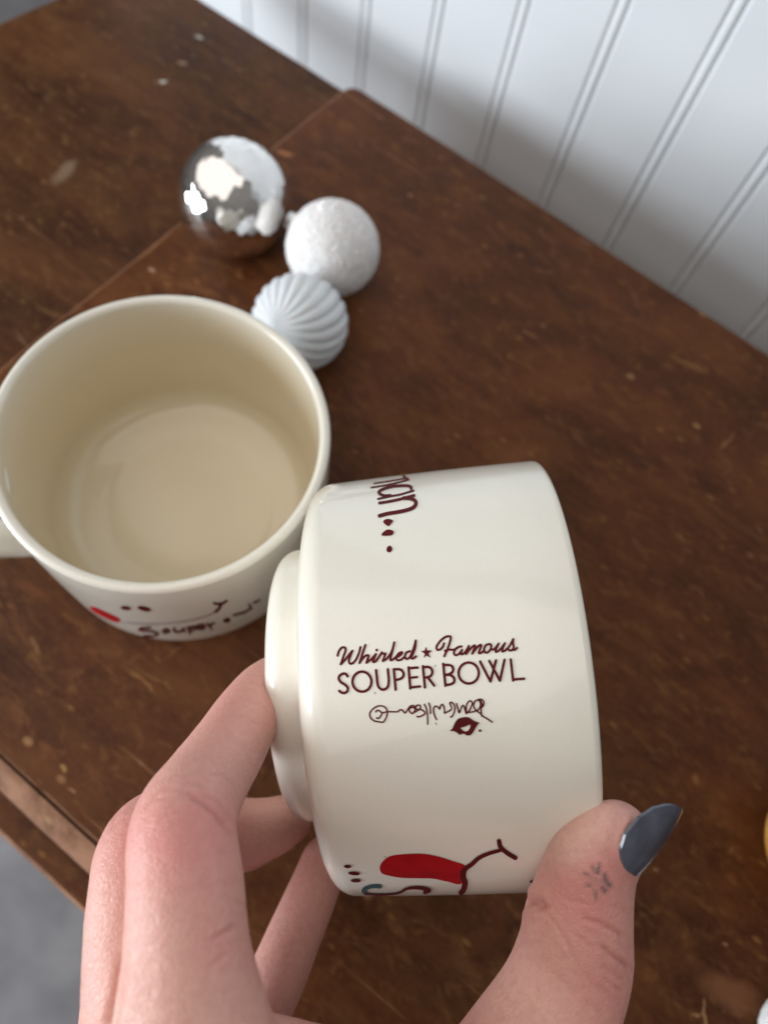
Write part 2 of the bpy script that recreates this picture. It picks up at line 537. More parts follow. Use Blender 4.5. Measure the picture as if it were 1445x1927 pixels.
class Print:
    """collects flat ink shapes drawn in one picture crop and lays them on a surface"""

    def __init__(s, origin, scale):
        s.o = np.array(origin, float); s.k = scale
        s.shapes = []                                     # (verts2d, faces)

    def px(s, p):
        return s.o + np.array(p, float) / s.k

    def stroke(s, pts, w, straight=False, cap=True, taper=None):
        if straight:
            P = []
            pts = [np.array(p, float) for p in pts]
            for i in range(len(pts) - 1):
                for t in np.linspace(0, 1, 7)[:-1]:
                    P.append(pts[i] + (pts[i + 1] - pts[i]) * t)
            P.append(pts[-1])
        else:
            P = catmull(pts)
        P = np.array(P)
        keep = [0]
        for i in range(1, len(P)):
            if np.linalg.norm(P[i] - P[keep[-1]]) > w * 0.06: keep.append(i)
        P = P[keep]
        T = np.gradient(P, axis=0)
        T /= np.maximum(np.linalg.norm(T, axis=1), 1e-9)[:, None]
        N = np.stack([-T[:, 1], T[:, 0]], 1)
        W = np.full(len(P), w / 2)
        if taper:
            W = W * np.interp(np.linspace(0, 1, len(P)), np.linspace(0, 1, len(taper)), taper)
        # one piece per segment plus a disc at every joint would overlap: build strip + end caps
        vs = []; fs = []
        for i in range(len(P)):
            for q in (-1, -0.34, 0.34, 1):
                vs.append(P[i] + N[i] * W[i] * q)
        for i in range(len(P) - 1):
            for j in range(3):
                b = i * 4 + j
                fs.append((b, b + 1, b + 5, b + 4))
        if cap:
            for e, sg in ((0, -1), (len(P) - 1, 1)):
                c0 = len(vs)
                vs.append(P[e])
                ring = []
                for t in np.linspace(-math.pi / 2, math.pi / 2, 9):
                    ring.append(len(vs))
                    vs.append(P[e] + (T[e] * sg * math.cos(t) * 0.9 + N[e] * math.sin(t)) * W[e])
                for i in range(8): fs.append((c0, ring[i], ring[i + 1]))
        s.shapes.append((vs, fs))

    def poly(s, pts, hole=None, smooth=True):
        A = catmull(pts, 5, True) if smooth else [np.array(p, float) for p in pts]
        loops = [[Vector((p[0], p[1], 0)) for p in A]]
        vs = list(A)
        if hole:
            B = catmull(hole, 5, True)
            loops.append([Vector((p[0], p[1], 0)) for p in B]); vs += list(B)
        fs = [tuple(t) for t in tessellate_polygon(loops)]
        for _ in range(3):                                # fine enough to follow the curved glaze
            mid = {}; nf = []

            def half(i, j):
                k = (min(i, j), max(i, j))
                if k not in mid:
                    mid[k] = len(vs); vs.append((vs[i] + vs[j]) / 2)
                return mid[k]
            for a0, b0, c0 in fs:
                ab, bc, ca = half(a0, b0), half(b0, c0), half(c0, a0)
                nf += [(a0, ab, ca), (ab, b0, bc), (ca, bc, c0), (ab, bc, ca)]
            fs = nf
        s.shapes.append((vs, fs))

    def ellipse(s, c, rx, ry, rot=0):
        vs = [np.array(c, float)]
        fs = []
        cr, sr = math.cos(rot), math.sin(rot)
        for rr in (0.5, 1):
            for i in range(20):
                t = i / 20 * 2 * math.pi
                x, y = rx * rr * math.cos(t), ry * rr * math.sin(t)
                vs.append(np.array([c[0] + x * cr - y * sr, c[1] + x * sr + y * cr]))
        for i in range(20):
            j = (i + 1) % 20
            fs.append((0, 1 + i, 1 + j)); fs.append((1 + i, 21 + i, 21 + j, 1 + j))
        s.shapes.append((vs, fs))

    def ring(s, c, rx, ry, w):
        P = [(c[0] + rx * math.cos(t), c[1] + ry * math.sin(t)) for t in np.linspace(0, 2 * math.pi, 41)]
        vs = []; fs = []
        for i, t in enumerate(np.linspace(0, 2 * math.pi, 48, endpoint=False)):
            for q in (-1, 0, 1):
                vs.append(np.array([c[0] + (rx + q * w / 2) * math.cos(t), c[1] + (ry + q * w / 2) * math.sin(t)]))
        for i in range(48):
            j = (i + 1) % 48
            for b in (0, 1):
                fs.append((i * 3 + b, i * 3 + b + 1, j * 3 + b + 1, j * 3 + b))
        s.shapes.append((vs, fs))

    def build(s, name, mat, parent, mug, lift=0.00010):
        V = []; Fc = []
        for k, (vs, fs) in enumerate(s.shapes):
            b = len(V)
            for p in vs:
                q = s.px(p)
                V.append(mug.hit(q[0], q[1], lift + (k % 9) * 0.000007))
            Fc += [tuple(b + i for i in f) for f in fs]
        return from_np(name, V, Fc, mat, parent)


# ------------------------------------------------------------------ soup mugs
R_RIM = 0.054
R_SH = 0.0526
R_FOOT = 0.0355
FOOT = 0.0103


def fillet(r, z, f, a0, a1, n=6):
    """arc of radius f about (r,z)"""
    return [(r + f * math.cos(t), z + f * math.sin(t)) for t in np.linspace(a0, a1, n)]


def mug_profile(L, R_SH=R_SH, fl=0.0060, FOOT=FOOT):
    p = [(0.0, -FOOT + 0.0030), (0.020, -FOOT + 0.0028), (R_FOOT - 0.0085, -FOOT + 0.0016)]
    p += fillet(R_FOOT - 0.0062, -FOOT + 0.0010, 0.0010, -2.4, -1.57, 3)
    ff = FOOT - 0.0012
    p += [(R_FOOT - 0.0050 + 0.0050 * math.sin(t), -FOOT + 0.0050 * (1 - math.cos(t))) for t in np.linspace(0, math.pi / 2, 9)]
    p += [(R_FOOT + 0.0001, -0.0032)]
    p += [(R_FOOT + 0.0003 + 0.0012 * (1 - math.cos(t)), -0.0012 + 0.0012 * math.sin(t)) for t in np.linspace(0.2, math.pi / 2, 4)]
    p += fillet(R_SH - fl, fl + 0.0004, fl, -math.pi / 2, 0.02, 9)
    for t in (0.25, 0.5, 0.75):
        p.append((R_SH + (R_RIM - R_SH) * t + 0.0003 * math.sin(math.pi * t), fl + 0.0004 + (L - fl - 0.0021) * t))
    p += fillet(R_RIM - 0.0018, L - 0.0018, 0.0018, 0.0, math.pi, 10)
    ri = R_RIM - 0.0036
    p += [(ri - 0.0001, L - 0.005), (ri - 0.0003, L - 0.012), (ri - 0.0005, L - 0.022), (ri - 0.0008, L * 0.55), (ri - 0.0014, 0.019)]
    p += fillet(ri - 0.0116, 0.0165, 0.0100, 0.0, -math.pi / 2 + 0.15, 9)
    p += [(0.0345, 0.0058), (0.0333, 0.0053), (0.0318, 0.0047), (0.0300, 0.0043), (0.015, 0.0041), (0.0, 0.0040)]
    return p


class Mug:
    def __init__(s, origin_cam, axis_cam, L, ref_cam, **kw):
        """origin: centre of the body's base plane, axis towards the rim (camera frame); ref: direction of the handle"""
        s.L = L
        s.o = c2w(origin_cam)
        s.z = RW @ np.asarray(axis_cam, float); s.z /= np.linalg.norm(s.z)
        r = RW @ np.asarray(ref_cam, float)
        s.x = r - s.z * (r @ s.z); s.x /= np.linalg.norm(s.x)
        s.y = np.cross(s.z, s.x)
        s.R = np.stack([s.x, s.y, s.z])                  # world -> mug
        s.prof = mug_profile(L, **kw)
        outer = [q for q in s.prof if True]
        i1 = max(range(len(outer)), key=lambda i: outer[i][1])
        s.out = np.array([q for q in outer[:i1 + 1] if q[1] > 0.0])

    def matrix(s):
        mm = Matrix.Identity(4)
        for i, v in enumerate((s.x, s.y, s.z)):
            for j in range(3): mm[j][i] = v[j]
        mm.translation = Vector(s.o)
        return mm

    def rad(s, z):
        return np.interp(z, s.out[:, 1], s.out[:, 0])

    def hit(s, px, py, lift):
        d_ = s.R @ (RW @ ray(px, py)); d_ /= np.linalg.norm(d_)
        o_ = s.R @ (CAM - s.o)
        r = R_RIM
        for _ in range(8):
            A = d_[0] ** 2 + d_[1] ** 2; B = o_[0] * d_[0] + o_[1] * d_[1]; C_ = o_[0] ** 2 + o_[1] ** 2 - r * r
            D = B * B - A * C_
            t = (-B - math.sqrt(max(D, 0))) / A
            p = o_ + d_ * t
            r = float(s.rad(np.clip(p[2], 0.0005, s.L - 0.0005)))
        n = np.array([p[0], p[1], 0]); n /= np.linalg.norm(n)
        return n * (r + lift) + np.array([0, 0, p[2]])


def lathe(prof, seg=128):
    V = []; Fc = []; idx = []
    for r, z in prof:
        if r < 1e-7:
            idx.append([len(V)]); V.append((0, 0, z))
        else:
            idx.append(list(range(len(V), len(V) + seg)))
            V += [(r * math.cos(2 * math.pi * k / seg), r * math.sin(2 * math.pi * k / seg), z) for k in range(seg)]
    for a_, b_ in zip(idx[:-1], idx[1:]):
        for k in range(seg):
            k2 = (k + 1) % seg
            if len(a_) == 1: Fc.append((a_[0], b_[k2], b_[k]))
            elif len(b_) == 1: Fc.append((a_[k], a_[k2], b_[0]))
            else: Fc.append((a_[k], a_[k2], b_[k2], b_[k]))
    return V, Fc


def sweep(path, radii, seg=20, up=(0, 0, 1), name='tube', mat=None, parent=None):
    """elliptical tube along a smooth path; radii = list of (a, b)"""
    P = np.array(catmull(path, 8)); n = len(P)
    t_ = np.linspace(0, len(radii) - 1, n)
    A = np.interp(t_, range(len(radii)), [r[0] for r in radii]); B = np.interp(t_, range(len(radii)), [r[1] for r in radii])
    T = np.gradient(P, axis=0); T /= np.linalg.norm(T, axis=1)[:, None]
    side = np.array(up, float)
    V = []; Fc = []
    for i in range(n):
        u = side - T[i] * (side @ T[i]); u /= np.linalg.norm(u); w = np.cross(T[i], u)
        for k in range(seg):
            th = 2 * math.pi * k / seg
            V.append(P[i] + u * A[i] * math.cos(th) + w * B[i] * math.sin(th))
    for i in range(n - 1):
        for k in range(seg):
            k2 = (k + 1) % seg
            Fc.append((i * seg + k, i * seg + k2, (i + 1) * seg + k2, (i + 1) * seg + k))
    Fc.append(tuple(range(seg))[::-1]); Fc.append(tuple((n - 1) * seg + k for k in range(seg)))
    return from_np(name, V, Fc, mat, parent)


def build_mug(mug, label):
    root = thing('soup_mug', label, 'mug', group='matching cream soup mugs')
    root.matrix_world = mug.matrix()
    V, Fc = lathe(mug.prof, 160)
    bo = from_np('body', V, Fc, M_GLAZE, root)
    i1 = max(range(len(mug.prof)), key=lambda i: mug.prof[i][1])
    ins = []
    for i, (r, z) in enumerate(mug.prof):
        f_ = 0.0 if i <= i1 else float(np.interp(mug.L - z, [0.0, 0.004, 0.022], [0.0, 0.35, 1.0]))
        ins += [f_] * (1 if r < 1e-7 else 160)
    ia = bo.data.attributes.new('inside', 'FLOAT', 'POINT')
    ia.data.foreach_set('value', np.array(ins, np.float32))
    L = mug.L
    r0 = R_SH - 0.0012
    path = [(r0, 0, L - 0.013), (r0 + 0.010, 0, L - 0.0095), (r0 + 0.021, 0, L - 0.014), (r0 + 0.027, 0, L - 0.027),
            (r0 + 0.0235, 0, L - 0.041), (r0 + 0.012, 0, L - 0.0505), (r0, 0, L - 0.053)]
    sweep(path, [(0.0095, 0.0050), (0.0078, 0.0042), (0.0072, 0.0040), (0.0070, 0.0040), (0.0072, 0.0040), (0.0078, 0.0042), (0.0095, 0.0050)],
          20, (0, 1, 0), 'handle', M_GLAZE, root)
    return root


rim_c = np.array([-0.0711, -0.0263, 0.2370])
LS = 0.0685
mugA = Mug(rim_c - UPC * LS, UPC, LS, np.array([-1.0, 0.36, 0.0]), R_SH=0.0538, fl=0.0045, FOOT=0.0078)
mA = build_mug(mugA, 'cream soup mug standing upright and empty on the table, handle to the left')
axB = np.array([1.0, -0.0858, -0.0580])
mugB = Mug([-0.0149, 0.0453, 0.2005], axB, 0.0602, np.array([0.0, 0.12, 1.0]))
mB = build_mug(mugB, 'cream soup mug held on its side by the hand, maroon slogan showing')

# -- slogan on the held mug
A_ = Print((625, 1195), 7.605)
B_ = Print((805, 1185), 7.605)
w = 33
for pts in ([(78, 298), (98, 230), (138, 182), (180, 180), (192, 220), (165, 300), (125, 418)],
            [(122, 420), (185, 355), (248, 275), (290, 225)],
            [(290, 225), (258, 305), (240, 375), (262, 412), (305, 395), (350, 335), (388, 245), (406, 172)],
            [(476, 142), (440, 250), (412, 340), (390, 402)],
            [(392, 398), (445, 325), (495, 290), (522, 297), (512, 335), (488, 397)],
            [(490, 398), (555, 350), (602, 300), (626, 272)],
            [(626, 272), (600, 335), (583, 380), (612, 384), (655, 335), (708, 255)],
            [(706, 248), (735, 270), (762, 268), (745, 318), (724, 372)],
            [(726, 374), (785, 335), (835, 270), (868, 190), (888, 105)],
            [(888, 105), (862, 220), (836, 330), (838, 362), (868, 352), (902, 322)],
            [(902, 326), (960, 300), (1002, 258), (978, 248), (930, 288), (913, 335), (940, 362), (990, 350), (1042, 305)],
            [(1112, 232), (1062, 252), (1040, 308), (1064, 343), (1108, 318), (1150, 230), (1180, 140), (1194, 78)],
            [(1194, 78), (1186, 180), (1152, 275), (1132, 328), (1160, 335), (1200, 305)]):
    A_.stroke(pts, w)
A_.ellipse((638, 216), 20, 20)
A_.poly([(1340, 165), (1360, 220), (1428, 222), (1378, 265), (1410, 328), (1350, 295), (1308, 330), (1325, 268), (1265, 232), (1322, 222)], None, False)
w = 38
A_.stroke([(224, 592), (192, 557), (150, 554), (106, 585), (98, 630), (128, 676), (185, 712), (224, 755), (214, 806), (172, 830), (130, 820), (102, 797)], w, cap=True)
A_.ring((427, 667), 135, 143, w)
A_.stroke([(628, 502), (640, 610), (652, 705), (675, 755), (718, 780), (768, 768), (802, 722), (810, 640), (803, 560), (796, 490)], w)
A_.stroke([(881, 488), (908, 783)], w, True)
A_.stroke([(881, 492), (950, 490), (1000, 510), (1022, 560), (1004, 608), (955, 634), (900, 643)], w)
A_.stroke([(1222, 466), (1093, 476)], w, True); A_.stroke([(1092, 462), (1117, 766)], w, True); A_.stroke([(1117, 750), (1256, 736)], w, True)
A_.stroke([(1108, 612), (1214, 602)], w * 0.92, True)
A_.stroke([(1297, 446), (1326, 750)], w, True)
A_.stroke([(1298, 461), (1368, 457), (1414, 480), (1432, 528), (1414, 578), (1370, 601), (1315, 610)], w)
A_.stroke([(1366, 604), (1459, 724)], w, True)
B_.stroke([(218, 486), (250, 804)], w, True)
B_.stroke([(222, 505), (305, 506), (348, 530), (361, 572), (342, 613), (295, 638), (240, 645)], w)
B_.stroke([(240, 647), (310, 647), (358, 674), (379, 720), (358, 763), (305, 785), (250, 788)], w)
B_.ring((582, 620), 144, 150, w)
for pts in ([(745, 455), (893, 742)], [(893, 742), (972, 437)], [(876, 445), (1028, 730)], [(1028, 730), (1094, 430)], [(1182, 425), (1217, 728)], [(1217, 712), (1375, 701)]):
    B_.stroke(pts, w, True)
w = 33
for pts in ([(230, 195), (214, 240), (175, 283), (132, 285), (125, 240), (178, 160), (250, 105), (308, 95), (326, 118), (305, 205), (270, 300), (232, 382)],
            [(242, 302), (300, 285), (365, 287), (420, 262)],
            [(480, 240), (430, 250), (386, 290), (371, 338), (396, 364), (440, 348), (488, 288)],
            [(488, 288), (470, 345), (498, 350), (540, 310), (585, 235)],
            [(585, 232), (565, 290), (545, 350)],
            [(545, 348), (600, 280), (655, 230), (676, 236), (655, 290), (632, 345)],
            [(632, 343), (690, 270), (740, 222), (762, 226), (745, 280), (727, 333), (760, 333), (802, 296)],
            [(880, 205), (832, 220), (805, 270), (812, 320), (850, 326), (892, 282), (904, 228), (880, 205)],
            [(892, 278), (940, 282), (985, 235), (1010, 198)],
            [(1010, 198), (977, 270), (966, 314), (1000, 308), (1050, 260), (1100, 193)],
            [(1100, 193), (1070, 262), (1062, 310), (1100, 300), (1152, 250), (1200, 175), (1218, 133)],
            [(1218, 133), (1215, 190), (1225, 250), (1208, 288), (1170, 298), (1148, 282)],
            [(1208, 290), (1248, 286), (1270, 260)]):
    B_.stroke(pts, w)
A_.build('slogan_print', M_INK, mB, mugB)
B_.build('slogan_print', M_INK, mB, mugB, 0.000107)

C_ = Print((685, 1305), 11.115)
w = 33
for pts in ([(482, 352), (440, 290), (370, 260), (290, 262), (200, 310), (135, 380), (118, 440), (140, 510), (210, 570), (300, 590), (390, 600), (432, 560), (470, 480), (490, 400)],
            [(245, 385), (265, 355), (310, 355), (350, 385), (375, 405), (360, 450), (320, 505), (290, 520), (262, 505)],
            [(375, 405), (430, 395), (490, 378), (560, 380), (700, 380), (740, 345), (785, 340), (820, 370), (855, 405), (900, 350), (950, 280), (1010, 250), (1058, 272), (1060, 340), (1038, 398), (1000, 415), (952, 375), (940, 325), (990, 290), (1050, 300)],
            [(1000, 415), (1110, 360), (1165, 320), (1178, 270), (1140, 240), (1095, 255), (1078, 310), (1118, 335), (1170, 330), (1230, 355), (1275, 400), (1250, 440), (1180, 475), (1130, 488), (1105, 475)],
            [(1260, 225), (1300, 310), (1325, 450), (1328, 640)],
            [(1350, 200), (1380, 280), (1388, 415)]):
    C_.stroke(pts, w)
D_ = Print((805, 1300), 11.115)
for pts in ([(180, 600), (140, 520), (118, 420), (125, 350), (165, 320), (215, 345), (243, 380), (262, 320), (295, 283), (330, 325), (345, 400), (345, 465)],
            [(345, 465), (420, 430), (488, 385), (488, 330), (460, 270), (467, 240), (510, 250), (555, 310), (560, 400), (530, 490), (492, 545), (470, 540)],
            [(595, 268), (625, 370), (652, 460), (685, 380), (720, 310), (752, 320), (775, 400), (800, 478)],
            [(800, 475), (798, 400), (806, 300), (850, 222), (895, 212), (928, 255), (900, 340), (855, 425), (812, 450)],
            [(812, 455), (940, 437), (1000, 418), (1060, 382), (1095, 310), (1088, 235), (1040, 190), (982, 220), (955, 290), (970, 360), (1020, 415), (1080, 462), (1150, 530), (1250, 590), (1340, 652)],
            [(1050, 178), (1120, 178), (1166, 240), (1155, 310), (1112, 360), (1112, 440), (1125, 530)],
            [(1095, 200), (1132, 290), (1112, 350)]):
    D_.stroke(pts, w)
D_.stroke([(160, 665), (180, 705)], 14)
D_.poly([(462, 825), (510, 780), (560, 670), (620, 590), (700, 555), (790, 543), (870, 560), (950, 615), (1010, 645), (1072, 662), (1030, 715), (980, 800), (930, 880), (880, 925), (800, 925), (770, 900), (720, 895), (665, 915), (600, 870), (540, 840), (480, 838)],
        [(678, 770), (760, 750), (870, 705), (885, 740), (860, 800), (815, 840), (755, 840), (710, 805)])
D_.ellipse((1088, 830), 32, 28)
C_.build('signature_print', M_INK, mB, mugB)
D_.build('signature_print', M_INK, mB, mugB, 0.000107)

E_ = Print((660, 870), 8.028)
E_.stroke([(870, 265), (760, 298), (600, 335), (480, 358), (308, 386)], 25)
E_.stroke([(800, 212), (815, 232), (845, 250), (870, 265)], 38)
E_.stroke([(800, 252), (680, 272), (520, 298), (350, 322)], 20)
E_.stroke([(950, 432), (880, 452), (750, 490), (600, 518), (412, 558)], 30)
E_.stroke([(912, 405), (905, 375), (850, 358), (770, 358), (640, 368), (520, 398), (435, 440), (432, 475), (500, 508), (600, 506)], 44)
E_.stroke([(958, 505), (860, 530), (720, 568), (560, 600), (432, 620)], 42)
E_.stroke([(800, 545), (900, 552), (962, 580), (985, 622), (950, 682), (850, 726), (700, 758), (560, 780), (432, 815)], 56)
E_.poly([(490, 905), (520, 870), (580, 862), (640, 890), (610, 930), (575, 970), (520, 940)])
E_.poly([(465, 1095), (510, 1045), (570, 1020), (645, 1045), (640, 1085), (600, 1110), (490, 1115)])
E_.poly([(540, 1320), (555, 1280), (595, 1262), (625, 1300), (620, 1340), (580, 1365), (545, 1345)])
E_.build('lettering_print', M_INK, mB, mugB)

G_ = Print((600, 1540), 3.141)
G_.poly([(360, 290), (375, 255), (420, 222), (500, 210), (610, 207), (700, 222), (790, 250), (862, 277), (845, 310), (840, 385), (760, 372), (680, 355), (600, 352), (500, 350), (420, 338), (372, 322)])
G_.build('cheek_print', M_RED, mB, mugB)
G_ = Print((600, 1540), 3.141)
G_.stroke([(1070, 185), (1000, 205), (945, 230), (905, 265), (870, 290), (855, 312), (852, 345), (862, 375), (855, 415), (838, 437)], 27, taper=[.8, .9, 1, 1.25, 1.25, 1.1])
G_.stroke([(1063, 130), (1072, 165), (1110, 200), (1160, 230)], 27)
G_.ellipse((170, 280), 22, 10, .05); G_.ellipse((208, 321), 35, 11, .08); G_.ellipse((218, 363), 30, 11, .05)
G_.stroke([(275, 442), (350, 447), (430, 443), (480, 432), (515, 412), (560, 405), (620, 410), (652, 422), (625, 432)], 14, taper=[.7, .8, 1.2, 1.6, 1.6])
G_.ellipse((1285, 372), 42, 12, .1)
G_.ellipse((1275, 413), 40, 5, -.1)
G_.build('smile_print', M_INK, mB, mugB, 0.00017)
G_ = Print((600, 1540), 3.141)
G_.stroke([(362, 400), (320, 398), (282, 408), (264, 425), (278, 440)], 24)
G_.build('curl_print', M_TEAL, mB, mugB, 0.00013)

# -- face on the standing mug
K_ = Print((140, 1080), 3.803)
K_.poly([(112, 238), (150, 236), (220, 268), (300, 304), (330, 330), (305, 346), (230, 318), (150, 276)])
K_.build('cheek_print', M_RED, mA, mugA)
K_ = Print((140, 1080), 3.803)
K_.ellipse((370, 243), 38, 15, .1); K_.ellipse((502, 248), 50, 17, .25)
K_.stroke([(1000, 208), (1050, 215), (1090, 190)], 18)
K_.stroke([(1050, 210), (1040, 240), (1015, 268)], 22)
for pts in ([(545, 382), (480, 386), (475, 402), (560, 410), (600, 428), (560, 444), (500, 440)],
            [(655, 392), (635, 408), (655, 420), (680, 408), (655, 392)],
            [(715, 385), (722, 410), (760, 412), (782, 390), (790, 412)],
            [(815, 378), (830, 425)], [(818, 384), (860, 374), (866, 392), (830, 404)],
            [(880, 388), (930, 376), (915, 360), (882, 372), (895, 396), (935, 388)],
            [(950, 355), (985, 392)], [(965, 368), (1000, 350)],
            [(1075, 330), (1105, 318), (1100, 340), (1072, 336)],
            [(1140, 295), (1200, 278)], [(1205, 280), (1255, 250)], [(1250, 215), (1268, 248)], [(1285, 205), (1325, 185)]):
    K_.stroke(pts, 17)
K_.build('lettering_print', M_INK, mA, mugA)
K_ = Print((140, 1080), 3.803)
K_.stroke([(330, 345), (450, 352), (600, 357), (800, 337), (940, 303), (1015, 268)], 17)
K_.stroke([(50, 190), (75, 205), (100, 225)], 10)
K_.build('smile_print', M_FADED, mA, mugA)

# ------------------------------------------------------------------ ornaments


def sphere_at(px, py, rpx, floor_z=0.0):
    d_ = ray(px, py); d_ /= np.linalg.norm(d_)
    dw = RW @ d_
    rho = 0.02
    for _ in range(80):
        D = (H - floor_z - rho) / (-dw[2])
        rho = D * rpx / F * d_[2]
    return CAM + dw * D, rho


def fib(n):
    i = np.arange(n) + 0.5
    ph = np.arccos(1 - 2 * i / n); th = math.pi * (1 + 5 ** 0.5) * i
    return np.stack([np.cos(th) * np.sin(ph), np.sin(th) * np.sin(ph), np.cos(ph)], 1)


def uv_ball(fun, nu=160, nv=96):
    """fun(unit vectors Nx3, theta, phi) -> radius"""
    V = []
    th = np.arange(nu) / nu * 2 * math.pi
    ph = np.linspace(0, math.pi, nv + 1)[1:-1]
    T, P = np.meshgrid(th, ph)
    U = np.stack([np.cos(T) * np.sin(P), np.sin(T) * np.sin(P), np.cos(P)], -1).reshape(-1, 3)
    r = fun(U, T.ravel(), P.ravel())
    V = list(U * r[:, None])
    n = len(V)
    top = fun(np.array([[0, 0, 1.0]]), np.zeros(1), np.zeros(1))[0]; bot = fun(np.array([[0, 0, -1.0]]), np.zeros(1), np.full(1, math.pi))[0]
    V += [np.array([0, 0, top]), np.array([0, 0, -bot])]
    Fc = []
    rows = nv - 1
    for j in range(rows - 1):
        for i in range(nu):
            i2 = (i + 1) % nu
            Fc.append((j * nu + i, (j + 1) * nu + i, (j + 1) * nu + i2, j * nu + i2))
    for i in range(nu):
        i2 = (i + 1) % nu
        Fc.append((n, i, i2)); Fc.append((n + 1, (rows - 1) * nu + i2, (rows - 1) * nu + i))
    return V, Fc


def orient(o, axis_w):
    o.rotation_euler = Vector(axis_w).to_track_quat('Z', 'Y').to_euler()


# mirrored ball
a = NT('mirror_silver')
a.set(Metallic=1.0, Roughness=0.06)
a.b.inputs['Base Color'].default_value = (0.84, 0.815, 0.79, 1)
a.l(a.ramp(a.noise(a.coords(), 260, 3), [(0.4, (0.04, 0.04, 0.04)), (0.75, (0.16, 0.16, 0.16))]), a.b.inputs['Roughness'])
M_SILVER = a.m
pos, rho = sphere_at(441, 375, 107, -0.0070)
ball = thing('silver_ornament', 'mirrored silver ball ornament beside the step between the table boards', 'ornament', pos, 'christmas ball ornaments')
cells = fib(560)
cells += rng.normal(0, 0.012, cells.shape); cells /= np.linalg.norm(cells, axis=1)[:, None]


def facet(U, T, P):
    dts = U @ cells.T
    k = np.argmax(dts, 1)
    best = dts[np.arange(len(U)), k]
    # every tile is nearly flat
    flat = 0.9965 / np.maximum(best, 0.98)
    return rho * (0.1 * 1.0 + 0.90 * np.minimum(flat, 1.004))


V, Fc = uv_ball(facet, 380, 220)
from_np('ball', V, Fc, M_SILVER, ball)
capdir = np.array([0.86, 0.12, -0.30]); capdir = RW @ np.array([0.90, 0.28, 0.33]); capdir /= np.linalg.norm(capdir)
V, Fc = lathe([(0.0, rho * 1.16), (0.0045, rho * 1.16), (0.0052, rho * 1.145), (0.0054, rho * 0.97), (0.0, rho * 0.96)], 32)
o = from_np('cap', V, Fc, M_SILVER, ball); orient(o, capdir)

# snowy ball
a = NT('snow_glitter'); v = a.coords()
c = a.ramp(a.noise(v, 300, 4), [(0.3, (0.70, 0.68, 0.67)), (0.7, (0.86, 0.845, 0.84))])
a.l(c, a.b.inputs['Base Color'])
a.l(a.ramp(a.noise(v, 700, 2), [(0.55, (0.75, 0.75, 0.75)), (0.7, (0.15, 0.15, 0.15))]), a.b.inputs['Roughness'])
a.set(Subsurface_Weight=0.3, Subsurface_Scale=0.002)
a.bump(a.noise(v, 520, 4, 0.7), 0.9, 0.0012)
M_SNOW = a.m


def snowball(U, r, amp, seed):
    return np.array([r * (1 + amp * (noise.noise(Vector(u * 22 + seed)) + 0.7 * noise.noise(Vector(u * 48 + seed)))) for u in U])


pos, rs = sphere_at(626, 468, 87)
ob = thing('snowy_ornament', 'white frosted ball ornament with glittery rough coat between the mirrored and ribbed balls', 'ornament', pos, 'christmas ball ornaments')
V, Fc = uv_ball(lambda U, T, P: snowball(U, rs, 0.016, np.array([3, 1, 7.])), 200, 120)
from_np('ball', V, Fc, M_SNOW, ob)
# loose sugar-like grains
gr = fib(1500); gr += rng.normal(0, .03, gr.shape); gr /= np.linalg.norm(gr, axis=1)[:, None]
V = []; Fc = []
for u in gr:
    s_ = rng.uniform(0.00022, 0.0005); ctr = u * rs * 1.004
    e1 = np.cross(u, [0.3, .5, .8]); e1 /= np.linalg.norm(e1); e2 = np.cross(u, e1)
    b = len(V)
    t0 = rng.uniform(0, 6)
    for k in range(3):
        V.append(ctr + s_ * (e1 * math.cos(t0 + k * 2.1) + e2 * math.sin(t0 + k * 2.1)) + u * rng.uniform(-.0002, .0002))
    V.append(ctr + u * s_ * 1.1)
    Fc += [(b, b + 1, b + 3), (b + 1, b + 2, b + 3), (b + 2, b, b + 3)]
ag = NT('glitter_flakes'); ag.b.inputs['Base Color'].default_value = (0.93, 0.92, 0.92, 1); ag.set(Metallic=0.35, Roughness=0.22)
g_ = from_np('glitter', V, Fc, ag.m, ob, False); tag(g_, kind='stuff')

# ribbed milk-glass ball
a = NT('ribbed_white'); v = a.coords()
a.l(a.ramp(a.noise(v, 60, 3), [(0.3, (0.58, 0.61, 0.635)), (0.7, (0.66, 0.685, 0.70))]), a.b.inputs['Base Color'])
a.set(Roughness=0.5, Specular_IOR_Level=0.4, Subsurface_Weight=0.25, Subsurface_Scale=0.003)
M_RIB = a.m
pos, rr = sphere_at(565, 607, 89)
ob = thing('ribbed_ornament', 'white ball ornament with swirling ribs next to the standing mug', 'ornament', pos, 'christmas ball ornaments')


def ribs(U, T, P):
    x = np.abs(np.sin(10 * (T + 0.42 * np.cos(P))))
    amp = np.sin(P) ** 0.6
    return rr * (1 - 0.050 * amp * (1 - x) ** 1.3 + 0.016)


V, Fc = uv_ball(ribs, 360, 100)
o = from_np('ball', V, Fc, M_RIB, ob)
pole = RW @ (np.array([-0.47, 0.05, 0.0]) - 0.88 * ray(565, 607) / np.linalg.norm(ray(565, 607)))
orient(o, pole)
cp = from_np('cap', *lathe([(0.0, -rr * 1.12), (0.0036, -rr * 1.12), (0.0042, -rr * 1.10), (0.0044, -rr * 0.96), (0.0, -rr * 0.95)], 28), M_SILVER, ob)
orient(cp, pole)

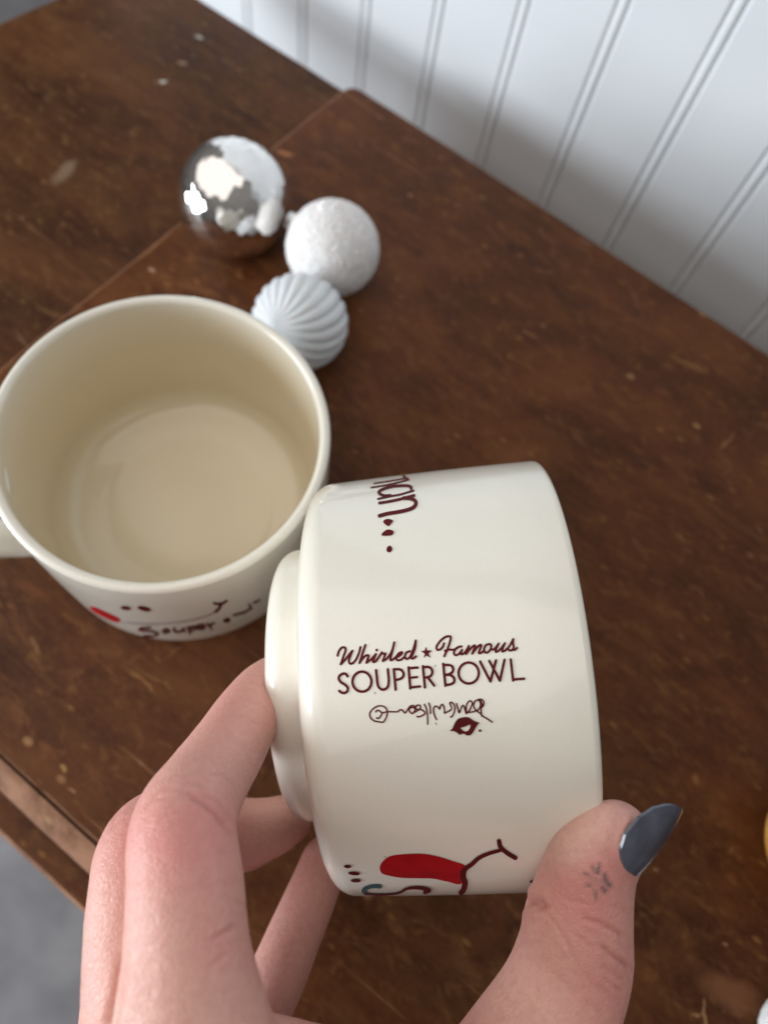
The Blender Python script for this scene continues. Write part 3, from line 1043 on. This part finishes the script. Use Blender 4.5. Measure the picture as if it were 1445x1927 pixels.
# ornaments cut by the right edge of the picture
a = NT('gold_paint'); v = a.coords()
a.l(a.ramp(a.noise(v, 90, 4), [(0.3, (0.80, 0.36, 0.06)), (0.7, (0.90, 0.52, 0.14))]), a.b.inputs['Base Color'])
a.set(Metallic=0.25, Roughness=0.3, Coat_Weight=0.5)
pos, rg = sphere_at(1592, 1601, 138)
ob = thing('gold_ornament', 'gold ball ornament cut off by the right edge of the picture', 'ornament', pos, 'christmas ball ornaments')
V, Fc = uv_ball(lambda U, T, P: np.full(len(U), rg) * (1 + 0.004 * np.sin(P * 14)), 96, 96)
from_np('ball', V, Fc, a.m, ob)
cp = from_np('cap', *lathe([(0.0, rg * 1.14), (0.0045, rg * 1.14), (0.0052, rg * 1.12), (0.0054, rg * 0.97), (0.0, rg * 0.96)], 28), M_SILVER, ob)
orient(cp, RW @ np.array([0.9, -0.3, 0.1]))
pos, rw_ = sphere_at(1511, 1956, 76)
ob = thing('snowy_ornament', 'white snowy ball ornament in the bottom right corner of the picture', 'ornament', pos, 'christmas ball ornaments')
V, Fc = uv_ball(lambda U, T, P: snowball(U, rw_, 0.03, np.array([9, 4, 2.])), 120, 70)
from_np('ball', V, Fc, M_SNOW, ob)

# ------------------------------------------------------------------ the hand
# every finger is a chain of (photo x, photo y, depth, radius) samples through its joints
chains = {
    'index': [(400, 2120, .112, .0140), (365, 1960, .116, .0125), (353, 1800, .120, .0103), (350, 1670, .125, .0098), (346, 1556, .132, .0094),
              (384, 1478, .143, .0085), (428, 1410, .155, .0081), (462, 1352, .168, .0078), (492, 1306, .180, .0072), (512, 1282, .189, .0064)],
    'middle': [(262, 2120, .126, .0135), (282, 1960, .130, .0120), (262, 1800, .134, .0098), (262, 1690, .138, .0093), (276, 1596, .146, .0091),
               (322, 1558, .160, .0088), (395, 1562, .178, .0088), (455, 1566, .193, .0086), (505, 1558, .204, .0080), (545, 1540, .214, .0068)],
    'ring': [(255, 2120, .150, .0130), (245, 1960, .160, .0112), (245, 1800, .174, .0096), (240, 1690, .186, .0092), (250, 1605, .196, .0092),
             (310, 1570, .206, .0088), (390, 1580, .213, .0082), (455, 1590, .219, .0076), (495, 1580, .225, .0066)],
    'little': [(330, 2140, .170, .0115), (400, 2030, .178, .0096), (468, 1935, .186, .0084), (520, 1840, .192, .0078), (556, 1755, .198, .0074),
               (590, 1675, .203, .0070), (612, 1615, .207, .0064)],
    'thumb': [(760, 2420, .128, .0190), (925, 2150, .140, .0168), (1000, 1995, .147, .0142), (1048, 1895, .150, .0125), (1078, 1810, .151, .0118), (1088, 1730, .150, .0108),
              (1102, 1664, .149, .0095), (1120, 1612, .1475, .0086), (1160, 1574, .146, .0072)],
    'back': [(400, 2120, .113, .0145), (460, 2300, .115, .0165), (560, 2560, .120, .0195)],
    'back2': [(262, 2120, .127, .0140), (380, 2320, .128, .0170), (520, 2580, .130, .0200)],
    'back3': [(255, 2120, .151, .0135), (380, 2300, .148, .0160), (540, 2560, .142, .0190)],
    'back4': [(330, 2140, .170, .0120), (450, 2300, .160, .0150), (590, 2540, .150, .0190)],
    'palm': [(380, 2160, .135, .0170), (520, 2350, .138, .0200), (620, 2560, .136, .0220)],
    'web': [(460, 2010, .124, .0085), (600, 2035, .134, .0085), (740, 2075, .138, .0090), (940, 2110, .143, .0110)],
    'web2': [(430, 2120, .122, .0120), (600, 2160, .130, .0120), (760, 2200, .134, .0130), (880, 2180, .140, .0150)],
    'web3': [(480, 2250, .126, .0150), (680, 2330, .132, .0160), (800, 2350, .134, .0170)],
    'wrist': [(590, 2560, .130, .0225), (640, 2900, .128, .0230), (720, 3600, .124, .0260)],
    'wrist2': [(640, 2560, .142, .0215), (720, 2900, .140, .0220), (820, 3600, .136, .0250)],
}
hand_o = pz(560, 2300, .125)
SPH = [np.array(vv.co) for vv in (lambda b: (bmesh.ops.create_icosphere(b, subdivisions=3, radius=1), b.verts)[1])(bmesh.new())] if False else None
bmS = bmesh.new(); bmesh.ops.create_icosphere(bmS, subdivisions=3, radius=1)
SV = np.array([q.co[:] for q in bmS.verts]); SF = np.array([[q.index for q in f.verts] for f in bmS.faces]); bmS.free()
HV = []; HF = []; nb = 0
for nm, ch in chains.items():
    pts = np.array([np.append(pz(x, y, z), r) for x, y, z, r in ch])
    cm = np.array(catmull(pts, 24))
    last = None
    for q in cm:
        if last is not None and np.linalg.norm(q[:3] - last[:3]) < 0.10 * q[3]:
            continue
        last = q
        HV.append(SV * q[3] + q[:3]); HF.append(SF + nb); nb += len(SV)
HV = np.concatenate(HV); HF = np.concatenate(HF)
me = bpy.data.meshes.new('hand_union')
me.from_pydata(HV.tolist(), [], HF.tolist())
tmp = bpy.data.objects.new('hand_union', me); COL.objects.link(tmp)
mo = tmp.modifiers.new('r', 'REMESH'); mo.mode = 'VOXEL'; mo.voxel_size = 0.00055; mo.adaptivity = 0
ms = tmp.modifiers.new('s', 'SMOOTH'); ms.factor = 0.5; ms.iterations = 22
dg = bpy.context.evaluated_depsgraph_get()
hm = bpy.data.meshes.new_from_object(tmp.evaluated_get(dg))
bpy.data.objects.remove(tmp)
n = len(hm.vertices)
V = np.empty(n * 3); hm.vertices.foreach_get('co', V); V = V.reshape(-1, 3)
N = np.empty(n * 3); hm.vertex_normals.foreach_get('vector', N); N = N.reshape(-1, 3)
PX = np.stack([V[:, 0] / V[:, 2] * F + CX, V[:, 1] / V[:, 2] * F + CY], 1)
face = (N * V).sum(1) < 0                                # turned to the photographer
near = V[:, 2] < 0.176


def seg_dist(P, line, cm=True):
    L = np.array(catmull(line, 6)) if len(line) > 2 else np.array(line, float)
    best = np.full(len(P), 1e9); tt = np.zeros(len(P))
    for i in range(len(L) - 1):
        a_, b_ = L[i], L[i + 1]; ab = b_ - a_
        t = np.clip(((P - a_) @ ab) / (ab @ ab), 0, 1)
        d_ = np.linalg.norm(P - a_ - t[:, None] * ab, axis=1)
        u = d_ < best
        best[u] = d_[u]; tt[u] = (i + t[u]) / (len(L) - 1)
    return best, tt


disp = np.zeros(n)
sel = np.where(near & (PX[:, 1] < 2050))[0]


def crease(line, depth, wid, bulge=0.35):
    d_, t = seg_dist(PX[sel], line)
    env = np.clip(np.minimum(t, 1 - t) * 6, 0.15, 1)
    g = -depth * np.exp(-(d_ / wid) ** 2) + bulge * depth * np.exp(-((d_ - 2.4 * wid) / (1.3 * wid)) ** 2)
    disp[sel] += np.where(face[sel], g * env, 0)


CREASES = [
    # index: folds inside the middle joint, and over the knuckle
    ([(352, 1492), (385, 1512), (410, 1535), (432, 1565)], .00055, 6),
    ([(372, 1490), (402, 1505), (425, 1530), (440, 1552)], .00030, 4),
    ([(270, 1520), (300, 1490), (330, 1478)], .00018, 4),
    ([(398, 1455), (420, 1462), (440, 1478)], .00018, 4), ([(408, 1435), (428, 1446)], .00014, 4),
    ([(440, 1345), (470, 1352), (495, 1372)], .00020, 5),
    ([(392, 1770), (415, 1760), (445, 1742)], .00028, 5), ([(395, 1815), (412, 1808), (428, 1793)], .00022, 4),
    ([(430, 1690), (450, 1700), (466, 1712)], .00016, 4), ([(408, 1600), (432, 1610)], .00012, 4),
    # thumb: pad crease, joint wrinkles
    ([(1000, 1700), (1030, 1722), (1056, 1756), (1085, 1812), (1112, 1850), (1138, 1882)], .00020, 3.2),
    ([(1096, 1728), (1128, 1738), (1160, 1755), (1172, 1764)], .00055, 4.0),
    ([(1128, 1776), (1150, 1797), (1175, 1815), (1186, 1826)], .00060, 4.0),
    ([(1130, 1815), (1152, 1832), (1176, 1850)], .00025, 4.5), ([(1125, 1852), (1145, 1872), (1160, 1888)], .00025, 4.5),
    ([(1150, 1703), (1168, 1712), (1180, 1720)], .00020, 3.5),
    ([(1040, 1830), (1065, 1855), (1085, 1880)], .00018, 5),
    ([(985, 1722), (1010, 1712), (1035, 1704)], .00022, 4), ([(975, 1702), (1000, 1698), (1026, 1706)], .0010, 9),
    ([(1060, 1690), (1085, 1698), (1108, 1702)], .00018, 3.5), ([(1075, 1752), (1100, 1772), (1118, 1790)], .00020, 3.5), ([(1135, 1840), (1150, 1852), (1168, 1868)], .00030, 3.5),
    ([(1100, 1880), (1120, 1900), (1135, 1915)], .00022, 4), ([(290, 1505), (312, 1500), (330, 1496)], .00016, 3), ([(300, 1540), (322, 1530), (345, 1526)], .00014, 3.5),
    ([(415, 1640), (435, 1650), (450, 1660)], .00014, 3.5), ([(350, 1470), (372, 1478), (392, 1490)], .00016, 3.5), ([(455, 1318), (478, 1322), (498, 1334)], .00014, 3.5),
    ([(960, 1778), (990, 1774), (1020, 1772)], .00014, 4),
    ([(230, 1520), (222, 1530), (212, 1545)], .00018, 4), ([(205, 1560), (225, 1545), (240, 1540)], .00014, 4),
    # valley between index and middle finger
    ([(233, 1800), (228, 1860), (216, 1905), (205, 1940)], .0006, 9),
]
for cset in CREASES:
    crease(*cset)
crease([(1197, 1657), (1174, 1628), (1164, 1592), (1174, 1556), (1192, 1530)], -.00055, 7, .3)      # skin fold round the nail
# fine relief
fn = np.zeros(n)
for i in sel:
    p = V[i]
    w2 = noise.noise(Vector(p * 260))
    pw = Vector(p * 620) + Vector((1.4 * w2, -1.2 * w2, 1.0 * w2))
    w1 = noise.noise(pw)
    w3 = noise.noise(Vector((p[0] * 900 + p[1] * 500, p[1] * 420 - p[0] * 300, p[2] * 600 + 3)))
    fn[i] = (abs(w1) - 0.25) * 0.6 + 0.3 * w2 + 0.4 * (abs(w3) - 0.25)
disp += fn * 0.00010
V2 = V + N * disp[:, None]

# pigment: red knuckles, tips and joints; a small inked snowflake on the thumb
base = np.array([0.675, 0.370, 0.305])
red = np.array([0.640, 0.265, 0.235])
pale = np.array([0.700, 0.430, 0.350])


def blob(px, py, s):
    return np.exp(-((PX[:, 0] - px) ** 2 + (PX[:, 1] - py) ** 2) / (2 * s * s))


rd = np.clip(0.75 * blob(350, 1600, 75) + 0.5 * blob(395, 1540, 45) + 0.55 * blob(450, 1330, 60) + 0.6 * blob(1075, 1640, 45) + 0.75 * blob(1100, 1720, 50)
             + 0.5 * blob(420, 1790, 45) + 0.7 * blob(1140, 1860, 60) + 0.4 * blob(230, 1560, 50) + 0.5 * blob(1150, 1620, 35), 0, 0.85)
pl = np.clip(0.9 * blob(1060, 1600, 30) + 0.8 * blob(1110, 1545, 28) + 0.3 * blob(300, 1900, 110) + 0.6 * blob(980, 1870, 60), 0, 0.8)
mot = np.array([noise.noise(Vector(p * 160)) for p in V]) * 0.14 + np.array([noise.noise(Vector(p * 420)) for p in V]) * 0.07
rd = np.clip(rd + mot + 0.12, 0, 1)
colr = base + (red - base) * rd[:, None]
colr = colr + (pale - colr) * pl[:, None]
for line, depth_, wd in CREASES[:-1]:
    d_, t = seg_dist(PX[sel], line)
    k = np.where(face[sel], min(0.36, depth_ * 700) * np.exp(-(d_ / (wd * 0.75)) ** 2), 0)
    colr[sel] += (np.array([0.42, 0.10, 0.09]) - colr[sel]) * k[:, None]
# tattoo strokes, traced on the thumb (crop origin 1060,1600; 12.04 per px)
tat = np.zeros(len(sel))
for line, wdt, s_ in (([(650, 380), (700, 440), (745, 500)], 4.0, .55), ([(810, 330), (795, 420), (780, 510)], 4.0, .62), ([(470, 525), (520, 550), (565, 570)], 3.6, .5),
                      ([(520, 780), (580, 790), (620, 800)], 3.6, .58), ([(930, 560), (950, 660), (1000, 740), (1040, 800)], 5.0, .8), ([(880, 850), (910, 890), (945, 930)], 4.5, .72),
                      ([(700, 900), (725, 1000), (745, 1110)], 3.6, .5), ([(620, 620), (740, 680), (860, 720)], 7.0, .22)):
    L = [(1060 + x / 12.04, 1600 + y / 12.04) for x, y in line]
    d_, t = seg_dist(PX[sel], L)
    tat = np.maximum(tat, min(0.92, s_ * 1.3) * np.exp(-(d_ / wdt) ** 2))
tat = np.where(face[sel] & (PX[sel, 0] > 1040), tat, 0)
colr[sel] += (np.array([0.055, 0.070, 0.075]) - colr[sel]) * tat[:, None]

hand_w = c2w(hand_o)
VW = (V2 @ RW.T + CAM) - hand_w
hm.vertices.foreach_set('co', VW.ravel())
at_ = hm.color_attributes.new('skin_tint', 'FLOAT_COLOR', 'POINT')
at_.data.foreach_set('color', np.concatenate([np.clip(colr, 0, 1), np.ones((n, 1))], 1).astype(np.float32).ravel())
hm.polygons.foreach_set('use_smooth', [True] * len(hm.polygons))
hm.update()

a = NT('skin'); v = a.coords()
vc = a.n('ShaderNodeVertexColor'); vc.layer_name = 'skin_tint'
c = a.mix(a.ramp(a.noise(v, 650, 4, 0.65), [(0.32, (0.32, 0.32, 0.32)), (0.62, (0, 0, 0))]), vc.outputs['Color'], (0.50, 0.20, 0.16))
a.l(c, a.b.inputs['Base Color'])
a.set(Roughness=0.44, Specular_IOR_Level=0.45, Subsurface_Weight=0.14, Subsurface_Scale=0.0025)
a.b.inputs['Subsurface Radius'].default_value = (1.0, 0.32, 0.18)


def lines(scale, rot, sc):
    mp3 = a.n('ShaderNodeMapping'); mp3.inputs['Scale'].default_value = sc; mp3.inputs['Rotation'].default_value = rot
    nz = a.n('ShaderNodeTexNoise'); nz.inputs['Scale'].default_value = 420; nz.inputs['Detail'].default_value = 3
    a.l(v, nz.inputs['Vector'])
    ad = a.n('ShaderNodeVectorMath', operation='MULTIPLY_ADD'); a.l(nz.outputs['Color'], ad.inputs[0]); ad.inputs[1].default_value = (.0016, .0016, .0016)
    a.l(v, ad.inputs[2])
    a.l(ad.outputs[0], mp3.inputs['Vector'])
    vo_ = a.n('ShaderNodeTexVoronoi', feature='DISTANCE_TO_EDGE'); vo_.inputs['Scale'].default_value = scale
    a.l(mp3.outputs[0], vo_.inputs['Vector'])
    return a.ramp(vo_.outputs['Distance'], [(0.0, (0, 0, 0)), (0.16, (1, 1, 1))])


e1_ = lines(900, (0.3, 0.2, 0.4), (1.1, 0.7, 0.9)); e2_ = lines(1700, (0.5, 0.1, -0.5), (1.0, 0.8, 1.0))
h1 = a.n('ShaderNodeMath', operation='MULTIPLY_ADD'); a.l(e2_, h1.inputs[0]); h1.inputs[1].default_value = 0.5; a.l(e1_, h1.inputs[2])
hsum = a.n('ShaderNodeMath', operation='MULTIPLY_ADD'); a.l(a.noise(v, 1600, 3), hsum.inputs[0]); hsum.inputs[1].default_value = 0.7; a.l(h1.outputs[0], hsum.inputs[2])
a.bump(hsum.outputs[0], 0.34, 0.00020)
M_SKIN = a.m
hand = thing('hand', 'left hand gripping the tilted mug, long slate thumbnail and small snowflake tattoo', 'hand', tuple(hand_w))
link('skin', hm, M_SKIN, hand)

# thumbnail: long almond, arched across, slate grey polish
a = NT('nail_polish'); v = a.coords()
a.l(a.ramp(a.noise(v, 170, 4, 0.6, 0.6), [(0.3, (0.040, 0.043, 0.058)), (0.7, (0.085, 0.092, 0.125))]), a.b.inputs['Base Color'])
a.set(Roughness=0.34, Specular_IOR_Level=0.5, Coat_Weight=0.6, Coat_Roughness=0.14)
M_NAIL = a.m


def nail_mesh():
    b0 = pz(1172, 1628, .1385); tip = pz(1265, 1508, .1400)
    Ld = tip - b0; ln = np.linalg.norm(Ld); Ld /= ln
    side = np.cross(np.array([0, 0, 1.0]), Ld); side /= np.linalg.norm(side)
    if side[0] < 0: side = -side
    ang = math.radians(40)
    W = side * math.cos(ang) + np.array([0, 0, 1]) * math.sin(ang)
    Nn = np.cross(Ld, W)
    if Nn[2] > 0: Nn = -Nn
    nu, nv = 24, 36
    top = []
    for j in range(nv + 1):
        t = j / nv
        hw = 0.0073 * (np.interp(t, [0, .06, .15, .35, .6, .8, .92, .98, 1], [.42, .68, .86, 1.0, .97, .80, .56, .33, .12]))
        for i in range(nu + 1):
            u = -1 + 2 * i / nu
            p = b0 + Ld * ln * t + W * u * hw + Nn * (0.0030 * (1 - (u * hw / 0.0073) ** 2) - 0.0012 * (t - .35) ** 2 * 2.2)
            top.append(p)
    th_ = 0.00055
    Vn = [c2w(p) - hand_w for p in top] + [c2w(p - Nn * th_) - hand_w for p in top]
    Fn = []
    m0 = (nu + 1) * (nv + 1)
    for j in range(nv):
        for i in range(nu):
            b = j * (nu + 1) + i
            Fn.append((b, b + 1, b + nu + 2, b + nu + 1))
            Fn.append((m0 + b, m0 + b + nu + 1, m0 + b + nu + 2, m0 + b + 1))
    for j in range(nv):
        for i in (0, nu):
            b = j * (nu + 1) + i; Fn.append((b, b + nu + 1, m0 + b + nu + 1, m0 + b))
    for i in range(nu):
        for j in (0, nv):
            b = j * (nu + 1) + i; Fn.append((b, b + 1, m0 + b + 1, m0 + b))
    o = from_np('thumbnail', Vn, Fn, M_NAIL, hand)
    bm = bmesh.new(); bm.from_mesh(o.data); bmesh.ops.recalc_face_normals(bm, faces=bm.faces[:]); bm.to_mesh(o.data); bm.free()
    o.data.set_sharp_from_angle(angle=math.radians(50))
    return o


nail_mesh()
